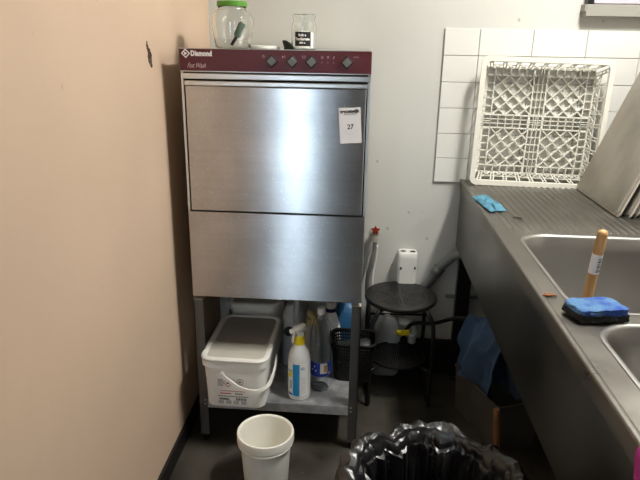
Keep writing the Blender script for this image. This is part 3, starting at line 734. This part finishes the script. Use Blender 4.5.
# raised rolled front edge
m = MB(); pts = [(XC, .892), (XC, .926), (XC + .0015, .9300), (XC + .004, .9312), (XC + .012, .9312), (XC + .0150, .9298), (XC + .0165, .9285), (XC + .0165, .925), (XC + .003, .925), (XC + .003, .892)]
m.poly([(a, b) for a, b in pts], lambda u, v, w: (u, YS + w, v), YB - .012 - YS); bm_(m); m.build('front_edge', M['steel_top'], bench, auto=50)
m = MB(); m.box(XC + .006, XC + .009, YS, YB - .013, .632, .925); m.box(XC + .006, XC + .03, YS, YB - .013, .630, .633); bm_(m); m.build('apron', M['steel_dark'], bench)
# drainer ribs
m = MB(); x = 1.052
while x < XR - .03:
    rings = []
    for y, h in ((-.095, 0), (-.085, .0034), (.55, .0034), (.56, 0)):
        rings.append([Vector((x - .006, y, ZK - .0012)), Vector((x - .003, y, ZK - .0008 + h)), Vector((x + .003, y, ZK - .0008 + h)), Vector((x + .006, y, ZK - .0012))])
    m.loft(rings, False); x += .024
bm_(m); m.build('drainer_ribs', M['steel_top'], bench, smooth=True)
for k, (x0, x1, y0, y1, r) in enumerate(bowls):
    cx, cy, w_, d_ = (x0 + x1) / 2, (y0 + y1) / 2, x1 - x0, y1 - y0
    m = MB(); rings = []
    for z, s_, rr in ((ZK + .0006, .010, r + .005), (ZK + .0016, .006, r + .003), (ZK + .0010, .001, r), (ZK - .006, -.004, r - .002), (ZK - .05, -.008, r - .003), (ZK - .25, -.022, r - .008), (ZK - .275, -.034, r - .01), (ZK - .286, -.06, r - .02), (ZK - .290, -.11, r - .03)):
        rings.append(rrect(cx, cy, w_ + 2 * s_ * 1.0, d_ + 2 * s_, rr, z, 10))
    m.loft(rings, True, False, True); bm_(m); bo = m.build('sink_bowl', M['steel_bowl'], bench, auto=60)
    m = MB(); m.lathe([(.0005, ZK - .2885), (.03, ZK - .2885), (.042, ZK - .2865), (.044, ZK - .2885)], cx, cy, 28); bm_(m); m.build('drain_ring', M['steel_trim'], bo, auto=40)
    m = MB(); m.cyl((cx, cy, ZK - .38), (cx, cy, ZK - .288), .03, 18); bm_(m); m.build('drain_fitting', M['white_pvc'], bo)
for x, y in ((XC + .045, .565), (XR - .06, .565), (XC + .045, YS + .06), (XR - .06, YS + .06)):
    m = MB(); m.box(x - .030, x + .030, y - .02, y + .02, .02, ZK - .004, .003, 1); m.cyl((x, y, 0), (x, y, .02), .022, 16); bm_(m); m.build('leg', M['black_metal'], bench)

# ---------------------------------------------------------------- dish rack
rk = thing('dishwasher_rack', 'cream plastic dishwasher rack with open lattice, standing on edge against the tiles', 'dish rack', (1.024, .520, ZK + .004))
rk.rotation_euler = (math.radians(-2.0), math.radians(1.0), math.radians(0))
S, DP, IN = .506, .088, .042
def rkf(u, v, w): return Vector((u, w, v))
m = MB()
for (w0, w1, o_, i_) in ((0, .010, 0, .019), (.010, .022, .004, .010)):
    A = rrect(S / 2, S / 2, S - 2 * o_, S - 2 * o_, .028 - o_, 0, 8); B = rrect(S / 2, S / 2, S - 2 * i_, S - 2 * i_, .018, 0, 8)
    R4 = [[rkf(p.x, p.y, w0) for p in A], [rkf(p.x, p.y, w1) for p in A], [rkf(p.x, p.y, w1) for p in B], [rkf(p.x, p.y, w0) for p in B], [rkf(p.x, p.y, w0) for p in A]]
    m.loft(R4, True, sm=False)
m.build('rim', M['rack'], rk, auto=30)
b0, b1 = IN, S - IN
def side(fnp):
    """one sloped wall: rails along its length, posts and small diagonals; fnp(t, w) -> point, t 0..1 along, w 0..1 rim->base"""
    m = MB(); nrm = (fnp(.6, .5) - fnp(.4, .5)).cross(fnp(.5, .9) - fnp(.5, .1)).normalized()
    def B(t0, w0, t1, w1, wd=.0035, h=.0035): m.bar(fnp(t0, w0), fnp(t1, w1), wd, h, nrm)
    B(.02, .52, .98, .52, .004); B(.02, .98, .98, .98, .006); B(.02, .06, .98, .06, .006)
    n = 8
    for k in range(n + 1):
        t = .04 + .92 * k / n
        B(t - .014, 0, t - .014, 1, .004); B(t + .014, 0, t + .014, 1, .004); B(t - .014, .28, t + .014, .28); B(t - .014, .76, t + .014, .76)
        if k < n: B(t + .014, .52, t + .92 / n - .014, .98, .0028); B(t + .014, .98, t + .92 / n - .014, .52, .0028)
    return m
e = .017
walls = [lambda t, w: rkf(e + (S - 2 * e) * t + (1 - 2 * t) * (IN - e) * w, S - e - (IN - e) * w, .006 + (DP - .006) * w),
         lambda t, w: rkf(e + (S - 2 * e) * t + (1 - 2 * t) * (IN - e) * w, e + (IN - e) * w, .006 + (DP - .006) * w),
         lambda t, w: rkf(e + (IN - e) * w, e + (S - 2 * e) * t + (1 - 2 * t) * (IN - e) * w, .006 + (DP - .006) * w),
         lambda t, w: rkf(S - e - (IN - e) * w, e + (S - 2 * e) * t + (1 - 2 * t) * (IN - e) * w, .006 + (DP - .006) * w)]
for f_ in walls: side(f_).build('side_wall', M['rack'], rk)
# base lattice
m = MB(); nr = (0, 1, 0); H = .019
def BB(u0, v0, u1, v1, wd=.0042, h=H, w=DP - .002): m.bar(rkf(u0, v0, w), rkf(u1, v1, w), wd, h, nr)
mid = S / 2; cb = .026; bd = .030
for a in (b0, b1): BB(a, b0, a, b1, .006); BB(b0, a, b1, a, .006)
for a in (mid - cb, mid + cb): BB(a, b0, a, b1, .005); BB(b0, a, b1, a, .005)
for a in (mid - cb / 3, mid + cb / 3): BB(a, b0, a, b1, .0028); BB(b0, a, b1, a, .0028)
q0 = b0 + bd; q1 = b1 - bd
for a in (q0, q1): BB(a, q0, a, q1, .004); BB(q0, a, q1, a, .004)
n = 14
for k in range(n + 1):
    a = b0 + (b1 - b0) * k / n
    BB(a, mid - cb, a, mid + cb, .003); BB(mid - cb, a, mid + cb, a, .003)
    BB(a, b0, a, q0, .003); BB(a, q1, a, b1, .003); BB(b0, a, q0, a, .003); BB(q1, a, b1, a, .003)
def clip_diag(x0, x1, y0, y1, step, wd, sgn, w, off=0):
    L_ = x1 - x0; Hh = y1 - y0; k = -Hh + off
    while k < L_:
        # line x = x0 + k + s, y = y0 + s
        s0 = max(0, -k); s1 = min(Hh, L_ - k)
        if s1 - s0 > .008:
            p = (x0 + k + s0, y0 + s0); q = (x0 + k + s1, y0 + s1)
            if sgn < 0: p = (p[0], y0 + y1 - p[1]); q = (q[0], y0 + y1 - q[1])
            BB(p[0], p[1], q[0], q[1], wd, H, w)
        k += step
for xa, xb in ((q0, mid - cb), (mid + cb, q1)):
    for ya, yb in ((q0, mid - cb), (mid + cb, q1)):
        clip_diag(xa, xb, ya, yb, .0530, .0042, -1, DP); clip_diag(xa, xb, ya, yb, .0530, .0042, 1, DP)
for xa, xb in ((q0, mid - cb), (mid + cb, q1)):
    for ya, yb in ((q0, mid - cb), (mid + cb, q1)):
        st_ = .049
        for i in range(3):
            for k in range(3):
                u = xa + .022 + i * st_; v = ya + .018 + k * st_
                if u + .026 < xb and v + .018 < yb: m.bar(rkf(u, v, DP + .004), rkf(u + .026, v + .018, DP + .004), .013, .003, nr)
m.build('base_lattice', M['rack'], rk)

# ---------------------------------------------------------------- oven trays leaning on the right wall
TW, THh, TD = .42, .60, .018
def tray_mesh():
    m = MB()
    # local: u along Y (0..TW), v up (0..THh), w thickness toward +X; flat underside faces -X
    def rr(i, w, r): return [Vector((w, p.x, p.y)) for p in rrect(TW / 2, THh / 2, TW - 2 * i, THh - 2 * i, r, 0, 5)]
    m.loft([rr(.030, .0015, .02)[::-1], rr(.016, .0008, .02)[::-1], rr(.012, 0, .018)[::-1]], True, True, False)
    return m
def make_tray():
    t = thing('baking_tray', 'x', 'tray', (0, 0, 0), 0, 'oven trays leaning on the right wall')
    m = MB()
    def rr(i, w, r): return [Vector((w, p.x, p.y)) for p in rrect(TW / 2, THh / 2, TW - 2 * i, THh - 2 * i, r, 0, 5)]
    m.loft([rr(.006, 0, .014), rr(.003, .002, .016), rr(.001, .012, .018), rr(.004, .012, .016), rr(.007, .0025, .014)], True, True, True)
    m.build('tray_pan', M['tray'], t, auto=35)
    m = MB(); m.loft([rr(.0015, .0085, .018), rr(-.004, .0090, .020), rr(-.0045, .0125, .020), rr(.001, .013, .018), rr(.0015, .0085, .018)], True)
    m.build('tray_rim', M['tray_rim'], t, smooth=True)
    return t
tilt = math.radians(20.5)
tr0 = make_tray()
spots = [(1.446, .092, 0), (1.480, .085, 0), (1.503, .095, 0), (1.525, .100, 0), (1.548, .095, 0), (1.571, .098, 0)]
labs = ['worn grey aluminium baking tray at the front of the leaning stack, next to the rack',
        'baking tray leaning directly behind the front one, bottom corner sticking out furthest towards the bowl',
        'third baking tray from the front in the leaning stack',
        'fourth baking tray from the front in the leaning stack',
        'fifth baking tray in the leaning stack, second from the right wall',
        'rearmost baking tray of the stack, resting against the right wall']
def dup(o, parent=None):
    c = o.copy(); C.objects.link(c)
    if parent: c.parent = parent
    for ch in list(o.children): dup(ch, c)
    return c
for i, (x, y, z) in enumerate(spots):
    t = tr0 if i == 0 else dup(tr0)
    t.location = (x, y, ZK + .008); t.rotation_euler = (0, tilt, 0); t['label'] = labs[i]

# ---------------------------------------------------------------- small things on the bench
def cloth(name, fn, nu, nv, m_, label, cat, solid=.002, parent=None, sub=1, loc=None):
    m = MB(); G = [[m.bm.verts.new(fn(i / nu, j / nv)) for j in range(nv + 1)] for i in range(nu + 1)]
    for i in range(nu):
        for j in range(nv): m.face([G[i][j], G[i + 1][j], G[i + 1][j + 1], G[i][j + 1]], True)
    o = m.build(name, m_, parent, solid=solid, smooth=True, sub=sub, loc=loc)
    if label: tag(o, label, cat)
    return o
N3 = lambda x, y, z=0: noise.noise(Vector((x, y, z)))
def scrunch(u, v):
    x = 1.003 + .062 * u + .010 * N3(u * 3, v * 3, 5) ; y = .315 - .205 * v + .02 * (u - .5) + .015 * N3(u * 2, v * 4, 9)
    x += .034 * v - .008
    w_ = math.sin(PI * min(max(u, 0), 1)) * math.sin(PI * v)
    return (x, y, ZK + .004 + .014 * w_ ** .5 * (1 + .9 * N3(u * 5, v * 7, 2)) if w_ > 0 else ZK + .004)
cloth('cleaning_cloth', scrunch, 14, 26, M['cloth_cyan'], 'small crumpled light blue cloth on the bench edge near the rack', 'cloth')
# sponge with scouring pad
sg = thing('sponge', 'blue wet sponge with dark scouring pad on the strip between the bowls', 'sponge', (1.094, -.718, ZK + .0025), math.radians(2))
m = MB(); t = bmesh.new(); bmesh.ops.create_cube(t, size=1); bmesh.ops.subdivide_edges(t, edges=t.edges, cuts=12, use_grid_fill=True)
for v in t.verts:
    x, y, z = v.co; k = 1 - .10 * (abs(2 * x) ** 6) * (abs(2 * y) ** 6)
    cz = .006 * math.sin(3 * x + 1) + .003 * N3(x * 6, y * 6, 4) + .010 * max(0, -x - .1)
    v.co = Vector((x * .108 * k + .004 * N3(y * 4, z * 3, 1), y * .066 * k + .012 * x + .004 * N3(x * 5, z * 3, 7), .0155 + (z + .5) * .010 + cz * (z + .5) * .8))
for v in t.verts: v.co.x -= .30 * v.co.y
m.merge(t); m.build('sponge_body', M['sponge'], sg, auto=50)
m = MB(); t = bmesh.new(); bmesh.ops.create_cube(t, size=1); bmesh.ops.subdivide_edges(t, edges=t.edges, cuts=10, use_grid_fill=True)
for v in t.verts:
    x, y, z = v.co; v.co = Vector((x * .105 + .003 * N3(y * 7, z * 3, 1), y * .064 + .012 * x + .004 * N3(x * 8, z * 3, 7), (z + .5) * .0165))
for v in t.verts: v.co.x -= .30 * v.co.y
m.merge(t); m.build('scouring_pad', M['scour'], sg, auto=50)
# wooden stick
wd = thing('wooden_handle', 'round varnished wooden handle with a barcode sticker standing in the far bowl', 'brush handle', (1.125, -.545, .645))
A_, B_ = Vector((0, 0, 0)), Vector((1.122, -.620, 1.096)) - Vector((1.125, -.545, .645))
dv = (B_ - A_).normalized(); Ls = (B_ - A_).length
m = MB(); m.tube([A_, A_ + dv * (Ls - .008), A_ + dv * (Ls - .003), A_ + dv * Ls], [.0115, .0115, .0095, .005], 20); m.build('stick', M['wood'], wd, auto=50)
ax1 = dv.cross(Vector((0, 0, 1)).cross(dv)).normalized()
m = MB(); m.tube([A_ + dv * (Ls - .108), A_ + dv * (Ls - .058)], .0118, 20, cap=False); bl = m.build('barcode_sticker', M['paper'], wd, smooth=True)
m = MB(); ex = Vector((1, 0, 0)); ex = (ex - dv * ex.dot(dv)).normalized(); ey = dv.cross(ex)
if ey.y > 0: ey = -ey
fr = (ey + ex * .05).normalized(); sdv = dv.cross(fr).normalized()
for k in range(9):
    s0 = Ls - .102 + k * .0042
    rr_ = [[A_ + dv * s + (fr * math.cos(a) + sdv * math.sin(a)) * .0121 for a in (-.1, .2, .5, .8)] for s in (s0, s0 + (.0016 if k % 3 else .0028))]
    m.loft(rr_, False)
m.build('barcode_lines', M['ink'], bl, smooth=True)
# scraps
m = MB(); blob(m, ZK + .001, 0, 0, .013, .006, 11, .003, axis='z'); tag(m.build('orange_peel_scrap', M['peel'], loc=(1.028, -.612, 0)), 'small orange-brown food scrap on the bench edge by the sponge', 'food scrap')
m = MB(); blob(m, ZK + .001, 0, 0, .009, .006, 12, .004, axis='z'); blob(m, ZK + .001, .012, -.004, .005, .004, 14, .003, axis='z'); tag(m.build('dark_food_scrap', M['crumb'], loc=(1.105, .040, 0)), 'small dark food scrap on the ribbed drainer', 'food scrap')
# magenta rubber glove at the near edge
gl = thing('rubber_glove', 'magenta rubber glove hanging over the near edge of the sink bench', 'glove', (1.040, -1.252, .93))
def glove(u, v):
    s = v; x = .045 - .085 * min(s / .4, 1) if s < .4 else -.040 - .008 * (s - .4); z = .020 + .010 * math.sin(s * 3) if s < .35 else .020 - .26 * (s - .35)
    y = (u - .5) * (.16 + .05 * s) + .01 - .06 * s
    k = .010 * math.sin(u * 13 + s * 4) + .010 * N3(u * 5, s * 5, 3)
    return (x - (k if s > .3 else 0) - .012 * math.sin(PI * u), y, z + (k if s <= .3 else 0) + .012 * math.sin(PI * u))
cloth('glove_cuff', glove, 22, 22, M['magenta'], None, None, .003, gl)
m = MB()
for k, (dy, ln) in enumerate(((-.07, .075), (-.035, .095), (0, .1), (.035, .085))):
    m.tube([(-.056, dy - .04, -.10), (-.060, dy - .042, -.14), (-.058 + .004 * k, dy - .045, -.14 - ln)], [.017, .015, .010], 12, sub=4)
m.tube([(-.056, .03, -.08), (-.066, .055, -.11), (-.066, .065, -.16)], [.016, .014, .010], 12, sub=4)
m.build('glove_finger', M['magenta'], gl)

# ---------------------------------------------------------------- under the bench
gc = thing('grey_crate', 'grey open plastic crate on the floor under the sink bench, holding the rag', 'crate', (1.155, .215, 0), math.radians(20))
m = MB(); W_, D_, H_ = .20, .33, .205
m.loft([rrect(0, 0, a, b_, .012, z) for a, b_, z in ((W_ - .02, D_ - .02, 0), (W_, D_, H_ - .01), (W_ + .008, D_ + .008, H_ - .008), (W_ + .008, D_ + .008, H_), (W_ - .005, D_ - .005, H_), (W_ - .022, D_ - .022, .006))], True, True, True, sm=False)
m.build('crate_body', M['crate_grey'], gc)
def rag(u, v):
    x, y, z = rag0(u, v)
    if x < 1.061 - .364 * (y - .181) + .018: z = max(z, .214 + .01 * abs(math.sin(9 * u)))
    return (x, y, z)
def rag0(u, v):
    # u across, v along the length: drapes over the hose and falls into the crate
    s = v * 2 - 1
    w_ = .070 + .05 * abs(s)
    y = .19 + (u - .5) * 2 * w_ * 1.15; 
    fold = .020 * math.sin(u * 9 + 1.2 + s * 2) * (.3 + abs(s)) + .022 * N3(u * 3, v * 4, 8)
    drop = .30 * (abs(s) ** 1.25) - .02 * N3(u * 4, 3, v * 2)
    x = 1.085 + .060 * s + fold + .02 * math.sin(PI * min(1, abs(s) * 1.2)) * (1 if s > 0 else -1) - (u - .5) * .12
    return (1.105 + (x - 1.085) * 1.05 + .016 * N3(u * 8, v * 9, 21), .19 + (y + .012 * math.sin(7 * s + 4 * u) - .19) * .8, .465 - drop * .9 + .02 * math.cos(u * 7) + .034 * N3(u * 5, v * 6, 31))
cloth('blue_rag', rag, 30, 36, M['rag'], 'crumpled blue cloth rag draped over the hose and into the grey crate', 'rag', .003)
wdh = tag(MB().tube([(1.115, -.055, .004), (1.108, -.040, .14), (1.100, -.028, .235)], [.0125, .0125, .012], 14, sub=3).build('broom_handle', M['wood_dk']), 'short orange-brown wooden stick standing beside the grey crate', 'stick')

# ---------------------------------------------------------------- waste bin with black bag
BC = Vector((.790, -.690)); BR = .205; BZ = .455
bn = thing('waste_bin', 'round waste bin lined with a shiny black bag, in front of the stool', 'waste bin', (BC.x, BC.y, 0))
m = MB(); m.lathe([(.0005, 0), (.150, 0), (.155, .005), (BR - .004, .398), (BR, .405), (BR - .008, .403), (.148, .012), (.0005, .010)], n=56); m.build('bin_body', M['bin'], bn, auto=40)
def ridge(x): return 1 - abs(2 * (x % 1) - 1)
def bag(u, v):
    a = 2 * PI * u; ca, sa = math.cos(a), math.sin(a)
    c1 = 1 - 2 * abs(N3(ca * 3.2, sa * 3.2, v * 1.6)) * 1.9; c2 = 1 - 2 * abs(N3(ca * 7.5 + 4, sa * 7.5, v * 3.5)) * 1.8; c3 = 1 - 2 * abs(N3(ca * 13, sa * 13 + 7, v * 9)) * 1.8
    fold = .8 * (c1 - .4) + .35 * (c2 - .4) + .05 * c3
    cr = N3(ca * 5, sa * 5, v * 7)
    P_ = [(.02, .10), (.11, .085), (.150, .14), (.166, .25), (.175, .345), (.183, .402), (.188, .432), (.199, .452), (.219, .458), (.238, .444), (.243, .41), (.242, .34), (.240, .26), (.248, .17)]
    t = v * (len(P_) - 1); k = min(int(t), len(P_) - 2); t -= k
    r = P_[k][0] + (P_[k + 1][0] - P_[k][0]) * t; z = P_[k][1] + (P_[k + 1][1] - P_[k][1]) * t
    inside = v < .5
    amp = (.020 if inside else .011) * min(1, r / .12)
    r += (-abs(fold) if inside else fold) * amp * (.5 if .42 < v < .58 else 1) + .007 * cr
    z += .014 + .009 * N3(ca * 1.6, sa * 1.6, 4) * (1 if v > .3 else 0) + .008 * fold * (1 if .4 < v < .75 else .2) + .003 * N3(ca * 6, sa * 6, v * 6 + 9)
    return Vector((r * ca, r * sa, z))
m = MB(); nu, nv = 260, 90
m.loft([[bag((i + .5 * (j % 2)) / nu, j / nv) for i in range(nu)] for j in range(nv + 1)], True, True, False)
bmesh.ops.triangulate(m.bm, faces=m.bm.faces[:])
m.build('bin_bag', M['bag'], bn, auto=28)

# ---------------------------------------------------------------- wall shelf at the upper right
ws = thing('wall_shelf', 'grey wall shelf edge at the top right above the tiles', 'shelf', (1.612, YB, 1.610))
MB().box(-.198, .187, -.050, 0, -.022, .022, .002, 1).box(-.204, -.198, -.050, 0, -.004, .022).build('shelf_board', M['shelf_grey'], ws)
t = tag(MB().box(-.18, .19, -.024, .02, 0, .16, .002, 1).build('lilac_box', M['lilac'], loc=(1.62, YB - .024, 1.634)), 'pale lilac box standing on the grey wall shelf, cut by the picture edge', 'box')
m = MB().box(1.418, 1.445, YB - .045, YB - .02, 1.6345, 1.70, .002, 1)
tag(m.build('black_block', M['black']), 'small black object at the left end of the grey wall shelf', 'box')

# ---------------------------------------------------------------- lights
def area(name, loc, rot, sx, sy, e, col):
    l = bpy.data.lights.new(name, 'AREA'); l.shape = 'RECTANGLE'; l.size = sx; l.size_y = sy; l.energy = e; l.color = col
    o = bpy.data.objects.new(name, l); C.objects.link(o); o.location = loc; o.rotation_euler = rot; return o
def lamp(x, y, sx, sy, label):
    t = thing('ceiling_lamp', label, 'lamp', (x, y, ZC)); MB().box(-sx / 2 - .02, sx / 2 + .02, -sy / 2 - .02, sy / 2 + .02, -.05, 0, .004, 1).build('housing', M['white_pl'], t)
    MB().box(-sx / 2, sx / 2, -sy / 2, sy / 2, -.058, -.05, .002, 1).build('diffuser', emit('lamp_diffuser', (1, .975, .925), 1.5), t)
lamp(1.45, -.35, .16, .62, 'ceiling tube lamp above the sink bench')
area('lamp_sink', (1.45, -.35, ZC - .066), (0, 0, 0), .14, .58, 49, (1, .975, .925))
area('window_daylight', ((WX0 + WX1) / 2, YF - .12, (WZ0 + WZ1) / 2), (math.radians(90), 0, 0), WX1 - WX0, WZ1 - WZ0, 14.5, (.70, .85, 1))
w = bpy.data.worlds.new('World'); bpy.context.scene.world = w; w.use_nodes = True
w.node_tree.nodes['Background'].inputs[0].default_value = (.75, .85, 1, 1); w.node_tree.nodes['Background'].inputs[1].default_value = .5

# ---------------------------------------------------------------- camera
cam = bpy.data.cameras.new('Camera'); co = bpy.data.objects.new('Camera', cam); C.objects.link(co)
f_, pit, yaw, roll = 598.674, .32081, .070617, .016608
cam.sensor_fit = 'HORIZONTAL'; cam.sensor_width = 36; cam.lens = 36 * f_ / 640; cam.clip_start = .05
fw = Vector((-math.sin(yaw) * math.cos(pit), math.cos(yaw) * math.cos(pit), -math.sin(pit)))
r = Vector((math.cos(yaw), math.sin(yaw), 0)); u = r.cross(fw)
r2 = math.cos(roll) * r + math.sin(roll) * u; u2 = -math.sin(roll) * r + math.cos(roll) * u
co.matrix_world = Matrix(((r2.x, u2.x, -fw.x, .58697), (r2.y, u2.y, -fw.y, -1.92598), (r2.z, u2.z, -fw.z, 1.4825), (0, 0, 0, 1)))
sc = bpy.context.scene; sc.camera = co
sc.view_settings.view_transform = 'Standard'; sc.view_settings.look = 'None'; sc.view_settings.gamma = 1; sc.view_settings.exposure = 0.0
sc.view_settings.use_curve_mapping = False
